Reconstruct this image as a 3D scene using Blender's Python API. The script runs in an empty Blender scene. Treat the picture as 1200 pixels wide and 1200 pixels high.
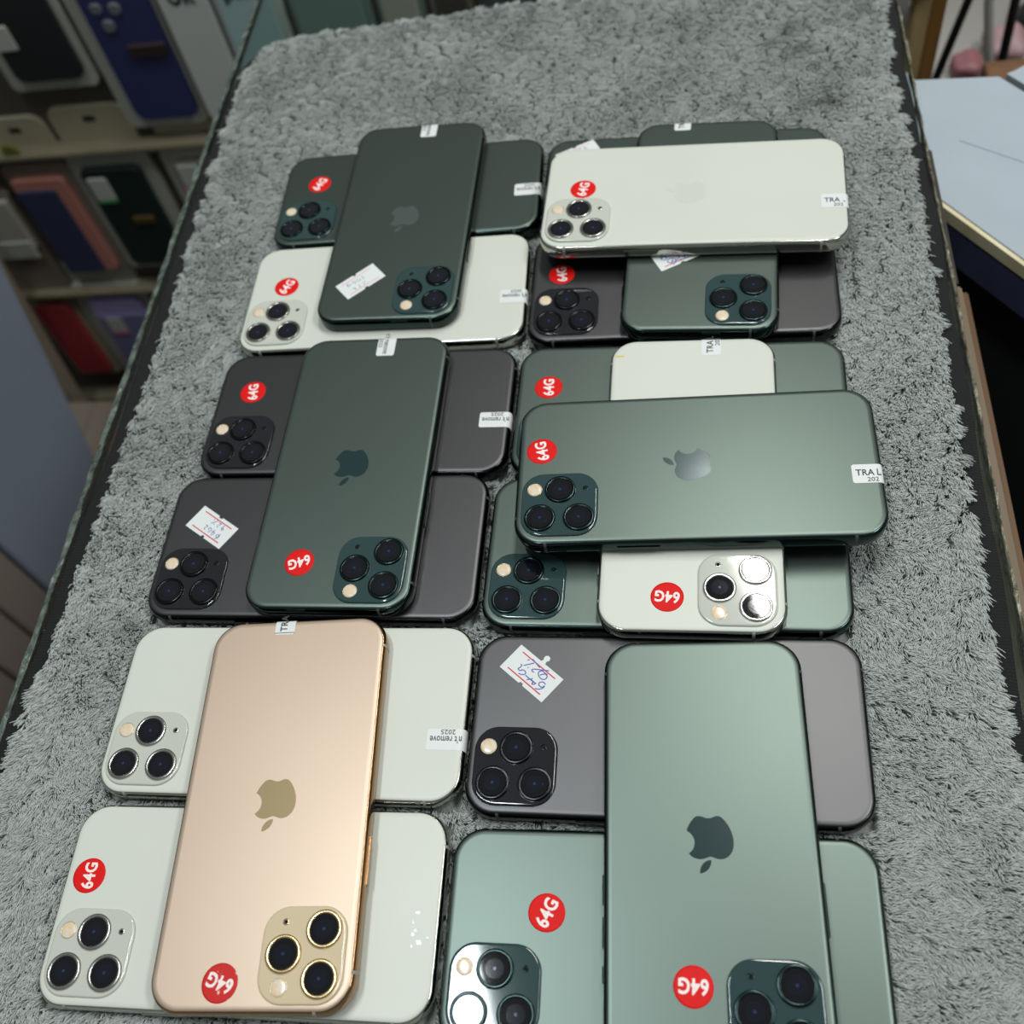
import bpy, bmesh, math, random
import numpy as np
from mathutils import Vector, Matrix

random.seed(4)
rng = np.random.default_rng(11)
S = bpy.context.scene
COL = S.collection
Z0 = 0.85                      # height of the towel's surface above the floor

# ------------------------------------------------------------------ camera, light, exposure
cam_d = bpy.data.cameras.new('camera')
cam = bpy.data.objects.new('camera', cam_d)
COL.objects.link(cam)
R = Matrix(((0.985841, 0.014142, 0.167083), (0.077125, 0.846538, -0.526712), (-0.148891, 0.53214, 0.833461)))
cam.matrix_world = Matrix.Translation((0, 0, Z0 + 0.3741)) @ R.to_4x4()
cam_d.sensor_width = 36.0
cam_d.lens = 36.0 * 1223.1 / 1200
cam_d.clip_start = 0.02
cam_d.dof.use_dof = True
cam_d.dof.focus_distance = 0.40
cam_d.dof.aperture_fstop = 10.5
S.camera = cam

S.view_settings.view_transform = 'Standard'
S.view_settings.look = 'None'
S.view_settings.exposure = -0.08
S.view_settings.gamma = 1.0
S.view_settings.use_curve_mapping = False

world = bpy.data.worlds.new('shop_air')
S.world = world
world.use_nodes = True
world.node_tree.nodes['Background'].inputs[0].default_value = (0.93, 1.0, 0.97, 1)
world.node_tree.nodes['Background'].inputs[1].default_value = 0.22


def area(name, loc, sx, sy, power, color, rz=0.0, target=None):
    d = bpy.data.lights.new(name, 'AREA')
    d.shape = 'RECTANGLE'
    d.size, d.size_y = sx, sy
    d.energy = power
    d.color = color
    o = bpy.data.objects.new(name, d)
    COL.objects.link(o)
    o.location = loc
    o.rotation_euler = (0, 0, rz)
    return o


LH = Z0 + 2.0
area('ceiling_lamp', (0.224, 1.109, LH), 0.06, 1.0, 18, (1.0, 0.985, 0.94), math.radians(17.6))
area('ceiling_lamp', (-0.493, 0.315, LH), 0.09, 0.7, 15, (0.89, 0.965, 1.0), math.radians(17.6))
area('ceiling_lamp', (1.25, 0.25, LH), 0.3, 1.0, 27, (1.0, 1.0, 1.0), math.radians(17.6))  # added fill lamp without a known fitting, brightens the towel's right side


# ------------------------------------------------------------------ helpers
def tag(o, label=None, cat=None, group=None, kind=None):
    if label:
        o['label'] = label
    if cat:
        o['category'] = cat
    if group:
        o['group'] = group
    if kind:
        o['kind'] = kind
    return o


def empty(name, loc, rz=0.0):
    o = bpy.data.objects.new(name, None)
    COL.objects.link(o)
    o.location = loc
    o.rotation_euler = (0, 0, rz)
    o.empty_display_size = 0.02
    return o


def obj(name, me, mat=None, parent=None, loc=None, rz=None):
    if mat is not None and not me.materials:
        me.materials.append(mat)
    o = bpy.data.objects.new(name, me)
    COL.objects.link(o)
    if mat is not None and me.materials[0] != mat:
        o.material_slots[0].link = 'OBJECT'
        o.material_slots[0].material = mat
    if parent is not None:
        o.parent = parent
    if loc is not None:
        o.location = loc
    if rz is not None:
        o.rotation_euler = (0, 0, rz)
    return o


def mesh(name, vs, fs, smooth=False):
    me = bpy.data.meshes.new(name)
    me.from_pydata([tuple(v) for v in vs], [], fs)
    me.update()
    if smooth:
        me.polygons.foreach_set('use_smooth', [True] * len(me.polygons))
    return me


def bm_mesh(name, bm, smooth=False):
    me = bpy.data.meshes.new(name)
    bmesh.ops.recalc_face_normals(bm, faces=bm.faces)
    bm.to_mesh(me)
    bm.free()
    if smooth:
        me.polygons.foreach_set('use_smooth', [True] * len(me.polygons))
    return me


def rr(w, h, r, n=10):
    """rounded rectangle outline, counter-clockwise"""
    pts = []
    for cx, cy, a0 in ((w / 2 - r, h / 2 - r, 0), (-w / 2 + r, h / 2 - r, 90), (-w / 2 + r, -h / 2 + r, 180), (w / 2 - r, -h / 2 + r, 270)):
        for k in range(n + 1):
            a = math.radians(a0 + 90 * k / n)
            pts.append((cx + r * math.cos(a), cy + r * math.sin(a)))
    return pts


def loft(rings, cap0=True, cap1=True):
    """rings: lists of equally many 3D points"""
    vs, fs = [], []
    n = len(rings[0])
    for ring in rings:
        vs += ring
    for i in range(len(rings) - 1):
        for k in range(n):
            a, b = i * n + k, i * n + (k + 1) % n
            fs.append((a, b, b + n, a + n))
    if cap0:
        fs.append(tuple(reversed(range(n))))
    if cap1:
        fs.append(tuple(range((len(rings) - 1) * n, len(rings) * n)))
    return vs, fs


def rr_loft(name, w, h, r, prof, n=10, smooth=True, cap0=True, cap1=True, c=(0, 0)):
    """prof: list of (inset, z)"""
    rings = []
    for ins, z in prof:
        rings.append([(c[0] + x, c[1] + y, z) for x, y in rr(w - 2 * ins, h - 2 * ins, max(r - ins, 0.0003), n)])
    vs, fs = loft(rings, cap0, cap1)
    me = mesh(name, vs, fs)
    if smooth:
        fl = [len(p.vertices) == 4 for p in me.polygons]
        me.polygons.foreach_set('use_smooth', fl)
    return me


def lathe(name, prof, n=32, c=(0, 0), cap0=False, cap1=True):
    rings = [[(c[0] + r * math.cos(2 * math.pi * k / n), c[1] + r * math.sin(2 * math.pi * k / n), z) for k in range(n)] for r, z in prof]
    vs, fs = loft(rings, cap0, cap1)
    me = mesh(name, vs, fs, True)
    return me


def box_bm(bm, x0, x1, y0, y1, z0, z1, bev=0.0):
    m = Matrix.Translation(((x0 + x1) / 2, (y0 + y1) / 2, (z0 + z1) / 2)) @ Matrix.Diagonal((x1 - x0, y1 - y0, z1 - z0, 1))
    r = bmesh.ops.create_cube(bm, size=1.0, matrix=m)
    if bev > 0:
        es = {e for v in r['verts'] for e in v.link_edges}
        bmesh.ops.bevel(bm, geom=list(es), offset=bev, segments=2, affect='EDGES', clamp_overlap=True)


def box(name, x0, x1, y0, y1, z0, z1, mat, parent=None, bev=0.0):
    bm = bmesh.new()
    box_bm(bm, x0, x1, y0, y1, z0, z1, bev)
    return obj(name, bm_mesh(name, bm), mat, parent)


def tube(name, pts, rad, mat, parent=None, n=10):
    """round tube along points"""
    pts = [Vector(p) for p in pts]
    rings = []
    for i, p in enumerate(pts):
        t = (pts[min(i + 1, len(pts) - 1)] - pts[max(i - 1, 0)]).normalized()
        a = t.cross(Vector((0, 0, 1)))
        if a.length < 1e-4:
            a = Vector((1, 0, 0))
        a.normalize()
        b = t.cross(a)
        rings.append([tuple(p + a * rad * math.cos(2 * math.pi * k / n) + b * rad * math.sin(2 * math.pi * k / n)) for k in range(n)])
    vs, fs = loft(rings)
    return obj(name, mesh(name, vs, fs, True), mat, parent)


def prism(name, poly, z0, z1, mat, parent=None):
    n = len(poly)
    rings = [[(x, y, z0) for x, y in poly], [(x, y, z1) for x, y in poly]]
    vs, fs = loft(rings)
    bm = bmesh.new()
    me = mesh(name, vs, fs)
    bm.from_mesh(me)
    bmesh.ops.recalc_face_normals(bm, faces=bm.faces)
    bm.to_mesh(me)
    bm.free()
    return obj(name, me, mat, parent)


# ------------------------------------------------------------------ materials
def srgb(*c):
    out = []
    for v in c:
        v = v / 255
        out.append(v / 12.92 if v <= 0.04045 else ((v + 0.055) / 1.055) ** 2.4)
    return tuple(out) + (1.0,)


def mat(name, color, rough=0.5, metal=0.0, spec=0.5, coat=0.0, noise=None, bump=None, coat_rough=0.05, transmission=0.0, ior=1.5):
    m = bpy.data.materials.new(name)
    m.use_nodes = True
    nt = m.node_tree
    b = nt.nodes['Principled BSDF']
    b.inputs['Base Color'].default_value = color
    b.inputs['Roughness'].default_value = rough
    b.inputs['Metallic'].default_value = metal
    b.inputs['Specular IOR Level'].default_value = spec
    b.inputs['Coat Weight'].default_value = coat
    b.inputs['Coat Roughness'].default_value = coat_rough
    b.inputs['Transmission Weight'].default_value = transmission
    b.inputs['IOR'].default_value = ior
    if noise or bump:
        tc = nt.nodes.new('ShaderNodeTexCoord')
    if noise:
        scale, amount = noise
        n = nt.nodes.new('ShaderNodeTexNoise')
        n.inputs['Scale'].default_value = scale
        n.inputs['Detail'].default_value = 5
        nt.links.new(tc.outputs['Object'], n.inputs['Vector'])
        r = nt.nodes.new('ShaderNodeMapRange')
        r.inputs[1].default_value, r.inputs[2].default_value = 0.3, 0.7
        r.inputs[3].default_value, r.inputs[4].default_value = 1 - amount, 1 + amount
        nt.links.new(n.outputs[0], r.inputs[0])
        mx = nt.nodes.new('ShaderNodeMix')
        mx.data_type = 'RGBA'
        mx.blend_type = 'MULTIPLY'
        mx.inputs[0].default_value = 1.0
        mx.inputs[6].default_value = color
        nt.links.new(r.outputs[0], mx.inputs[7])
        nt.links.new(mx.outputs[2], b.inputs['Base Color'])
    if bump:
        scale, strength, dist = bump
        n = nt.nodes.new('ShaderNodeTexNoise')
        n.inputs['Scale'].default_value = scale
        n.inputs['Detail'].default_value = 4
        nt.links.new(tc.outputs['Object'], n.inputs['Vector'])
        bp = nt.nodes.new('ShaderNodeBump')
        bp.inputs['Strength'].default_value = strength
        bp.inputs['Distance'].default_value = dist
        nt.links.new(n.outputs[0], bp.inputs['Height'])
        nt.links.new(bp.outputs[0], b.inputs['Normal'])
    return m


def wood(name, c1, c2, scale=(4, 60, 60), rough=0.6):
    m = mat(name, c1, rough)
    nt = m.node_tree
    b = nt.nodes['Principled BSDF']
    tc = nt.nodes.new('ShaderNodeTexCoord')
    mp = nt.nodes.new('ShaderNodeMapping')
    mp.inputs['Scale'].default_value = scale
    n = nt.nodes.new('ShaderNodeTexNoise')
    n.inputs['Scale'].default_value = 1.0
    n.inputs['Detail'].default_value = 6
    n.inputs['Distortion'].default_value = 0.6
    cr = nt.nodes.new('ShaderNodeValToRGB')
    cr.color_ramp.elements[0].position, cr.color_ramp.elements[1].position = 0.3, 0.7
    cr.color_ramp.elements[0].color, cr.color_ramp.elements[1].color = c1, c2
    nt.links.new(tc.outputs['Object'], mp.inputs[0])
    nt.links.new(mp.outputs[0], n.inputs['Vector'])
    nt.links.new(n.outputs[0], cr.inputs[0])
    nt.links.new(cr.outputs[0], b.inputs['Base Color'])
    return m


FIN = {
    #         glass                     plate                      frame                 rough frame   logo
    'green':  (srgb(91, 103, 97),   srgb(44, 66, 66),   srgb(48, 62, 60),   srgb(40, 60, 62)),
    'gray':   (srgb(85, 85, 86),   srgb(30, 30, 34),   srgb(42, 42, 44),   srgb(60, 60, 62)),
    'silver': (srgb(202, 205, 194), srgb(190, 193, 182), srgb(176, 176, 168), srgb(205, 208, 200)),
    'gold':   (srgb(197, 175, 155), srgb(206, 190, 158), srgb(150, 118, 84), srgb(182, 162, 122)),
}
MG, MP, MF, ML, MR = {}, {}, {}, {}, {}
for k, (g, p, f, l) in FIN.items():
    MG[k] = mat('frosted_glass_' + k, g, {'green': 0.37, 'gray': 0.39, 'silver': 0.42, 'gold': 0.42}[k], {'green': 0.86, 'gray': 0.98, 'silver': 0.0, 'gold': 0.65}[k], 0.6, noise=(14.0, 0.025))
    MP[k] = mat('polished_glass_' + k, p, 0.06, 0.0, 0.6)
    MF[k] = mat('polished_steel_' + k, f, 0.14, 1.0)
    ML[k] = mat('logo_foil_' + k, l, 0.16, 0.25 if k == 'green' else 0.4)
MR = {'green': mat('lens_ring_green', srgb(40, 52, 52), 0.2, 1.0), 'gray': mat('lens_ring_gray', srgb(46, 46, 50), 0.2, 1.0),
      'silver': mat('lens_ring_silver', srgb(170, 170, 165), 0.22, 1.0), 'gold': mat('lens_ring_gold', srgb(196, 170, 128), 0.22, 1.0)}
M_LENS = mat('lens_black_glass', (0.004, 0.004, 0.006, 1), 0.03, 0.0, 0.6)
M_IRIS = mat('lens_blue_coating', (0.005, 0.006, 0.012, 1), 0.05, 0.0, 0.6)
M_PUPIL_GLINT = mat('lens_pupil', (0.02, 0.03, 0.10, 1), 0.08, 0.0, 0.6)  # blue glint in the lens centre, put into the dot's colour
M_HOLE = mat('microphone_hole', (0.015, 0.015, 0.015, 1), 0.9, spec=0.0)
M_BAND = mat('antenna_plastic', srgb(150, 152, 148), 0.5)
M_BANDD = mat('antenna_plastic_dark', srgb(70, 74, 74), 0.5)
M_RED = mat('red_sticker_paper', srgb(214, 6, 2), 0.6, spec=0.25, noise=(900.0, 0.06))
M_REDW = mat('worn_red_sticker', srgb(196, 30, 26), 0.55, spec=0.3)
nt_ = M_REDW.node_tree
tc_ = nt_.nodes.new('ShaderNodeTexCoord')
no_ = nt_.nodes.new('ShaderNodeTexNoise')
no_.inputs['Scale'].default_value = 420
no_.inputs['Detail'].default_value = 6
cr_ = nt_.nodes.new('ShaderNodeValToRGB')
cr_.color_ramp.elements[0].position, cr_.color_ramp.elements[1].position = 0.62, 0.70
cr_.color_ramp.elements[0].color, cr_.color_ramp.elements[1].color = srgb(196, 30, 26), srgb(228, 196, 184)
nt_.links.new(tc_.outputs['Object'], no_.inputs['Vector'])
nt_.links.new(no_.outputs[0], cr_.inputs[0])
nt_.links.new(cr_.outputs[0], nt_.nodes['Principled BSDF'].inputs['Base Color'])
M_WHITE = mat('white_print', srgb(240, 226, 222), 0.6)
M_LABEL = mat('white_label_paper', srgb(216, 219, 218), 0.45)
M_BLACK = mat('black_print', srgb(52, 54, 56), 0.6)
M_TAG = mat('white_tag_paper', srgb(216, 221, 219), 0.7)
M_RLINE = mat('red_print', srgb(206, 40, 58), 0.6)
M_PINKLINE = mat('faded_red_print', srgb(226, 170, 180), 0.6)
M_INK = mat('blue_pen_ink', srgb(70, 74, 160), 0.5)
M_INKF = mat('faded_pen_ink', srgb(150, 156, 172), 0.5)


def flash_material():
    m = mat('flash_diffuser', srgb(226, 205, 176), 0.2, 0.0, 0.6)
    nt = m.node_tree
    b = nt.nodes['Principled BSDF']
    tc = nt.nodes.new('ShaderNodeTexCoord')
    v = nt.nodes.new('ShaderNodeTexVoronoi')
    v.inputs['Scale'].default_value = 620
    nt.links.new(tc.outputs['Object'], v.inputs['Vector'])
    cr = nt.nodes.new('ShaderNodeValToRGB')
    cr.color_ramp.elements[0].position, cr.color_ramp.elements[1].position = 0.25, 0.75
    cr.color_ramp.elements[0].color, cr.color_ramp.elements[1].color = srgb(222, 194, 152), srgb(216, 206, 190)
    nt.links.new(v.outputs['Distance'], cr.inputs[0])
    nt.links.new(cr.outputs[0], b.inputs['Base Color'])
    return m


M_FLASH = flash_material()
M_FLASHRIM = mat('flash_rim', srgb(190, 180, 160), 0.3, 0.6)

# ------------------------------------------------------------------ phone meshes (shared by all phones)
MM = 0.001
PW, PL, PT, PR = 71.4 * MM, 144.0 * MM, 8.1 * MM, 11.6 * MM


def sc(prof):
    return [(a * MM, b * MM) for a, b in prof]


SIDE = [(1.9, 0.1), (0.9, 0.5), (0.25, 1.5), (0.0, 3.0), (0.0, 5.1), (0.2, 6.5), (0.65, 7.35), (1.05, 7.65)]
ME_FRAME = rr_loft('steel_frame', PW, PL, PR, sc(SIDE + [(1.5, 7.6)]), 12)
ME_GLASS = rr_loft('back_glass', PW, PL, PR, sc([(1.1, 7.4), (1.1, 7.7), (1.35, 7.9), (1.9, 8.03), (2.8, 8.1)]), 12, cap0=False)
BC = (-17.4 * MM, 53.7 * MM)
ME_PLATE = rr_loft('camera_plate', 29.4 * MM, 30.8 * MM, 8.8 * MM, sc([(0, 8.0), (0, 8.55), (0.18, 8.85), (0.5, 9.0), (1.0, 9.02)]), 10, cap0=False, c=BC)
ZP = 9.0
ME_RING = lathe('lens_ring', sc([(6.25, ZP - 0.1), (6.25, ZP + 0.55), (6.1, ZP + 0.85), (5.9, ZP + 0.95), (5.3, ZP + 0.93), (4.95, ZP + 0.82), (4.9, ZP + 0.6)]), 40, cap1=False)
ME_LENS = lathe('lens_glass', sc([(4.95, ZP + 0.4), (4.95, ZP + 0.7)]), 40)
ME_IRIS = lathe('lens_iris', sc([(3.1, ZP + 0.6), (3.1, ZP + 0.72)]), 32)
ME_PUPIL_GLINT = lathe('lens_pupil', sc([(0.55, ZP + 0.6), (0.55, ZP + 0.735)]), 20)
for me_ in (ME_LENS, ME_IRIS, ME_PUPIL_GLINT):
    me_.polygons.foreach_set('use_smooth', [False] * len(me_.polygons))
ME_FLASH = lathe('flash', sc([(2.75, ZP - 0.05), (2.7, ZP + 0.08), (2.3, ZP + 0.16), (1.2, ZP + 0.2)]), 28)
ME_FRIM = lathe('flash_rim', sc([(3.05, ZP - 0.05), (3.0, ZP + 0.06), (2.8, ZP + 0.07), (2.7, ZP - 0.02)]), 28, cap1=False)
ME_MIC = lathe('microphone', sc([(0.75, ZP - 0.05), (0.72, ZP + 0.04), (0.4, ZP + 0.045)]), 16)
ME_MRIM = lathe('microphone_rim', sc([(1.15, ZP - 0.05), (1.1, ZP + 0.05), (0.8, ZP + 0.06)]), 16, cap1=False)


def side_button(name, y0, y1, z0, z1, sx):
    bm = bmesh.new()
    box_bm(bm, PW / 2 - 0.8 * MM, PW / 2 + 0.45 * MM, y0 * MM, y1 * MM, z0 * MM, z1 * MM, 0.3 * MM)
    if sx < 0:
        bmesh.ops.scale(bm, vec=(-1, 1, 1), verts=bm.verts)
    return bm_mesh(name, bm)


ME_BTN = [('mute_switch', side_button('mute_switch', 41, 46.5, 2.7, 5.3, 1)), ('volume_button', side_button('volume_button', 26, 36, 2.7, 5.3, 1)),
          ('volume_button', side_button('volume_button', 12.5, 22.5, 2.7, 5.3, 1)), ('power_button', side_button('power_button', 14, 31, 2.7, 5.3, -1))]


def band(where, along):
    """antenna band: strip wrapped round the steel profile"""
    hw = 0.55 * MM
    vs, fs = [], []
    for ins, z in SIDE:
        o = -ins * MM + 0.05 * MM
        z = z * MM
        for d in (-hw, hw):
            if where == 'r':
                vs.append((PW / 2 + o, along * MM + d, z))
            elif where == 'l':
                vs.append((-PW / 2 - o, along * MM - d, z))
            elif where == 't':
                vs.append((along * MM - d, PL / 2 + o, z))
            else:
                vs.append((along * MM + d, -PL / 2 - o, z))
    for i in range(len(SIDE) - 1):
        fs.append((2 * i, 2 * i + 1, 2 * i + 3, 2 * i + 2))
    return mesh('antenna_band', vs, fs, True)


ME_BANDS = [band('r', 59), band('l', 59), band('r', -59), band('l', -59), band('t', -23), band('b', 23)]

# apple-shaped logo from its outline
LOGO = """M12.152 6.896 C11.204 6.896 9.737 5.818 8.192 5.856 C6.152 5.883 4.282 7.039 3.231 8.870 C1.114 12.545 2.685 17.973 4.75 20.96
C5.763 22.414 6.907 24.05 8.542 23.999 C10.062 23.934 10.632 23.012 12.477 23.012 C14.308 23.012 14.827 23.999 16.437 23.96
C18.074 23.934 19.113 22.48 20.113 21.012 C21.269 19.324 21.748 17.687 21.774 17.597 C21.735 17.584 18.592 16.376 18.554 12.740
C18.528 9.7 21.034 8.246 21.151 8.181 C19.722 6.091 17.528 5.857 16.761 5.805 C14.761 5.649 13.086 6.895 12.152 6.896 Z
M15.53 3.83 C16.373 2.818 16.93 1.403 16.775 0 C15.568 .052 14.113 .805 13.243 1.818 C12.463 2.714 11.789 4.156 11.97 5.532 C13.308 5.636 14.685 4.844 15.53 3.83 Z"""


def logo_polys():
    polys, cur, t = [], [], LOGO.replace(',', ' ').split()
    toks = []
    for w in t:
        if w[0] in 'MC' and len(w) > 1:
            toks += [w[0], w[1:]]
        else:
            toks.append(w)
    i = 0
    while i < len(toks):
        k = toks[i]
        if k == 'M':
            cur = [(float(toks[i + 1]), float(toks[i + 2]))]
            i += 3
        elif k == 'C':
            p0 = cur[-1]
            q = [float(x) for x in toks[i + 1:i + 7]]
            for s in range(1, 9):
                u = s / 8
                b = ((1 - u) ** 3, 3 * u * (1 - u) ** 2, 3 * u * u * (1 - u), u ** 3)
                cur.append((b[0] * p0[0] + b[1] * q[0] + b[2] * q[2] + b[3] * q[4], b[0] * p0[1] + b[1] * q[1] + b[2] * q[3] + b[3] * q[5]))
            i += 7
        else:
            polys.append(cur[:-1])
            i += 1
    return polys


def flat_mesh(name, polys, z, th=0.0):
    """flat print: concave polygons triangulated"""
    bm = bmesh.new()
    for p in polys:
        vs = [bm.verts.new((x, y, z)) for x, y in p]
        es = [bm.edges.new((vs[i], vs[(i + 1) % len(vs)])) for i in range(len(vs))]
        bmesh.ops.triangle_fill(bm, edges=es, use_beauty=True)
    for f in bm.faces:
        if f.normal.z < 0:
            f.normal_flip()
    me = bpy.data.meshes.new(name)
    bm.to_mesh(me)
    bm.free()
    return me


LS = 0.79
ME_LOGO = flat_mesh('logo', [[((x - 12.0) * LS * MM, (0.7 - (y - 14.9) * LS) * MM) for x, y in p] for p in logo_polys()], 8.13 * MM)


def text_mesh(s, h, w=None, bold=0.0, name='lettering'):
    """text laid flat, cap height h (mm), stretched to width w (mm), centred on its box"""
    cu = bpy.data.curves.new('t', 'FONT')
    cu.body = s
    cu.size = 1.0
    cu.offset = bold
    cu.space_character = 1.0 + 2.5 * bold
    cu.resolution_u = 3
    o = bpy.data.objects.new('t', cu)
    COL.objects.link(o)
    dg = bpy.context.evaluated_depsgraph_get()
    me = bpy.data.meshes.new_from_object(o.evaluated_get(dg))
    bpy.data.objects.remove(o)
    bpy.data.curves.remove(cu)
    n = len(me.vertices)
    a = np.empty(n * 3)
    me.vertices.foreach_get('co', a)
    a = a.reshape(-1, 3)
    lo, hi = a.min(0), a.max(0)
    k = h / (hi[1] - lo[1])
    kx = w / (hi[0] - lo[0]) if w else k
    a[:, 0] = (a[:, 0] - (lo[0] + hi[0]) / 2) * kx * MM
    a[:, 1] = (a[:, 1] - (lo[1] + hi[1]) / 2) * k * MM
    a[:, 2] = 0
    me.vertices.foreach_set('co', a.ravel())
    me.update()
    me.name = name
    me.materials.clear()
    return me


TX_64 = text_mesh('64G', 5.0, 9.4, 0.03)
TX_TRA = text_mesh('TRA', 2.9, 7.0, 0.02)
TX_L = text_mesh('L', 3.0, 1.5, 0.02)
TX_202 = text_mesh('202', 2.0, 4.3, 0.01)
TX_REM = text_mesh("n't remove", 2.9, 12.2, 0.014)
TX_2025 = text_mesh('2025', 1.9, 5.6, 0.01)


def disc(name, r, z, n=40):
    return lathe(name, [(r * MM, z * MM - 0.05 * MM), (r * MM, z * MM), (r * 0.9 * MM, z * MM + 0.02 * MM)], n)


ME_DOT = disc('storage_sticker', 6.3, 8.14)
TAG_POLY = [(-11.2, -6.1), (-1.2, -6.1), (-0.7, -5.3), (0.7, -5.3), (1.2, -6.1), (11.2, -6.1), (11.2, 6.1), (0.9, 6.1), (0.6, 5.2), (-0.6, 5.2), (-0.9, 6.1), (-11.2, 6.1)]
TAG_POLY_TAB = [(-11.2, -6.1), (-1.6, -6.1), (-1.3, -7.2), (-1.9, -8.2), (-1.4, -9.3), (-0.2, -9.5), (0.6, -8.8), (0.6, -7.8), (0.2, -7.1), (0.5, -6.1),
                (11.2, -6.1), (11.2, 6.1), (1.0, 6.1), (0.6, 5.3), (-0.6, 5.3), (-1.0, 6.1), (-11.2, 6.1)]


def scaled(poly):
    return [(x * MM, y * MM) for x, y in poly]


ME_TAG = flat_mesh('paper_tag', [scaled(TAG_POLY)], 8.16 * MM)
ME_TAGT = flat_mesh('paper_tag', [scaled(TAG_POLY_TAB)], 8.16 * MM)


def strokes_mesh(name, strokes, w, z):
    """pen strokes as flat ribbons"""
    bm = bmesh.new()
    for s in strokes:
        # smooth the line a little
        p = [Vector((x, y)) for x, y in s]
        for _ in range(2 if len(p) > 2 else 0):
            q = [p[0]]
            for a, b in zip(p[:-1], p[1:]):
                q += [a * 0.75 + b * 0.25, a * 0.25 + b * 0.75]
            q.append(p[-1])
            p = q
        prev = None
        for i, a in enumerate(p):
            t = p[min(i + 1, len(p) - 1)] - p[max(i - 1, 0)]
            if t.length < 1e-6:
                continue
            t.normalize()
            nn = Vector((-t.y, t.x)) * w / 2
            v = (bm.verts.new(((a.x + nn.x) * MM, (a.y + nn.y) * MM, z * MM)), bm.verts.new(((a.x - nn.x) * MM, (a.y - nn.y) * MM, z * MM)))
            if prev:
                bm.faces.new((prev[1], v[1], v[0], prev[0]))
            prev = v
    me = bpy.data.meshes.new(name)
    bm.to_mesh(me)
    bm.free()
    return me


PEN = [[[-7.4, -0.1], [-6.2, -0.4], [-5.2, 0.3], [-5.1, 1.4], [-6.1, 1.9], [-7.3, 1.6], [-7.5, 0.2], [-7.7, 1.6], [-6.9, 2.9], [-5.4, 3.7]],
       [[-4.3, 1.8], [-3.9, 3.0], [-3.0, 3.2], [-3.3, 1.9], [-1.7, 2.2], [-1.9, 1.2]], [[1.1, 2.1], [-1.7, 2.2], [-4.3, 2.0]], [[-0.5, 3.2], [-1.5, 2.0]],
       [[5.7, -0.1], [4.9, 0.1], [4.8, 1.2], [5.4, 2.1], [3.7, 2.2], [3.8, 1.3], [2.2, 0.9], [1.3, 1.7], [2.2, 2.9], [3.7, 3.3]],
       [[-5.6, -3.1], [-6.0, -1.9], [-5.3, -0.9], [-3.9, -0.6], [-2.2, -1.4], [-1.8, -2.5], [-2.9, -3.6], [-5.6, -3.1]], [[-3.1, -1.5], [-3.8, -2.7], [-5.1, -3.7]],
       [[-0.6, -0.9], [0.3, -0.7], [0.9, -1.1], [0.3, -1.9], [-1.6, -3.1], [-4.6, -5.1]], [[4.4, -0.3], [2.0, -3.7]], [[2.7, -0.8], [2.3, -0.8]],
       [[3.6, -4.5], [1.3, -4.1], [-1.0, -3.7]], [[5.0, -3.1], [4.2, -3.4]]]
ME_PEN = strokes_mesh('handwriting', PEN, 0.42, 8.19)
PEN2 = [[(-6.0, 0.4), (-6.7, 1.5), (-6.2, 2.7), (-4.9, 2.3), (-5.0, 1.2), (-6.2, 1.2), (-6.6, 2.6), (-5.4, 3.6)], [(-2.6, 3.2), (-3.9, 1.4), (-1.8, 1.4)], [(-2.2, 2.6), (-2.5, 0.2)],
        [(-0.2, 2.8), (-1.2, 2.0), (-0.8, 0.7), (0.6, 0.6), (0.7, 1.6), (-0.2, 1.7)], [(1.8, 2.7), (2.8, 2.4), (2.2, 1.4), (1.6, 0.6), (3.2, 0.7)],
        [(-4.4, -1.6), (-5.5, -1.2), (-5.4, -2.4), (-4.3, -2.2), (-4.3, -1.4), (-4.6, -3.8)], [(-2.4, -1.4), (-1.6, -1.6), (-2.2, -2.8), (-3.0, -3.6), (-1.0, -3.5)],
        [(1.8, -1.2), (-0.2, -3.8)], [(0.0, -1.4), (0.4, -1.8)], [(1.6, -3.2), (2.0, -3.6)]]
ME_PEN2 = strokes_mesh('handwriting', PEN2, 0.3, 8.19)
ME_RL = [strokes_mesh('red_line', [[(-8.6, y), (8.6, y)]], 0.5, 8.185) for y in (4.2, -4.2)]


def label_mesh(width, vstart):
    """paper label stuck on the back and folded round the bottom edge"""
    hw = width / 2
    path = [(-vstart, 8.16, 0.75), (-vstart - 0.35, 8.16, 0.25), (-vstart - 0.9, 8.16, 0.0), (-66.0, 8.16, 0), (-69.1, 8.16, 0), (-70.1, 8.09, 0), (-70.68, 7.96, 0), (-71.0, 7.72, 0),
            (-71.45, 7.4, 0), (-71.9, 6.55, 0), (-72.1, 5.1, 0), (-72.1, 2.9, 0), (-71.8, 1.4, 0)]
    vs, fs = [], []
    for y, z, cut in path:
        vs += [(-(hw - cut) * MM, y * MM, z * MM), ((hw - cut) * MM, y * MM, z * MM)]
    for i in range(len(path) - 1):
        fs.append((2 * i, 2 * i + 2, 2 * i + 3, 2 * i + 1))
    me = mesh('warranty_label', vs, fs, True)
    return me


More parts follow.
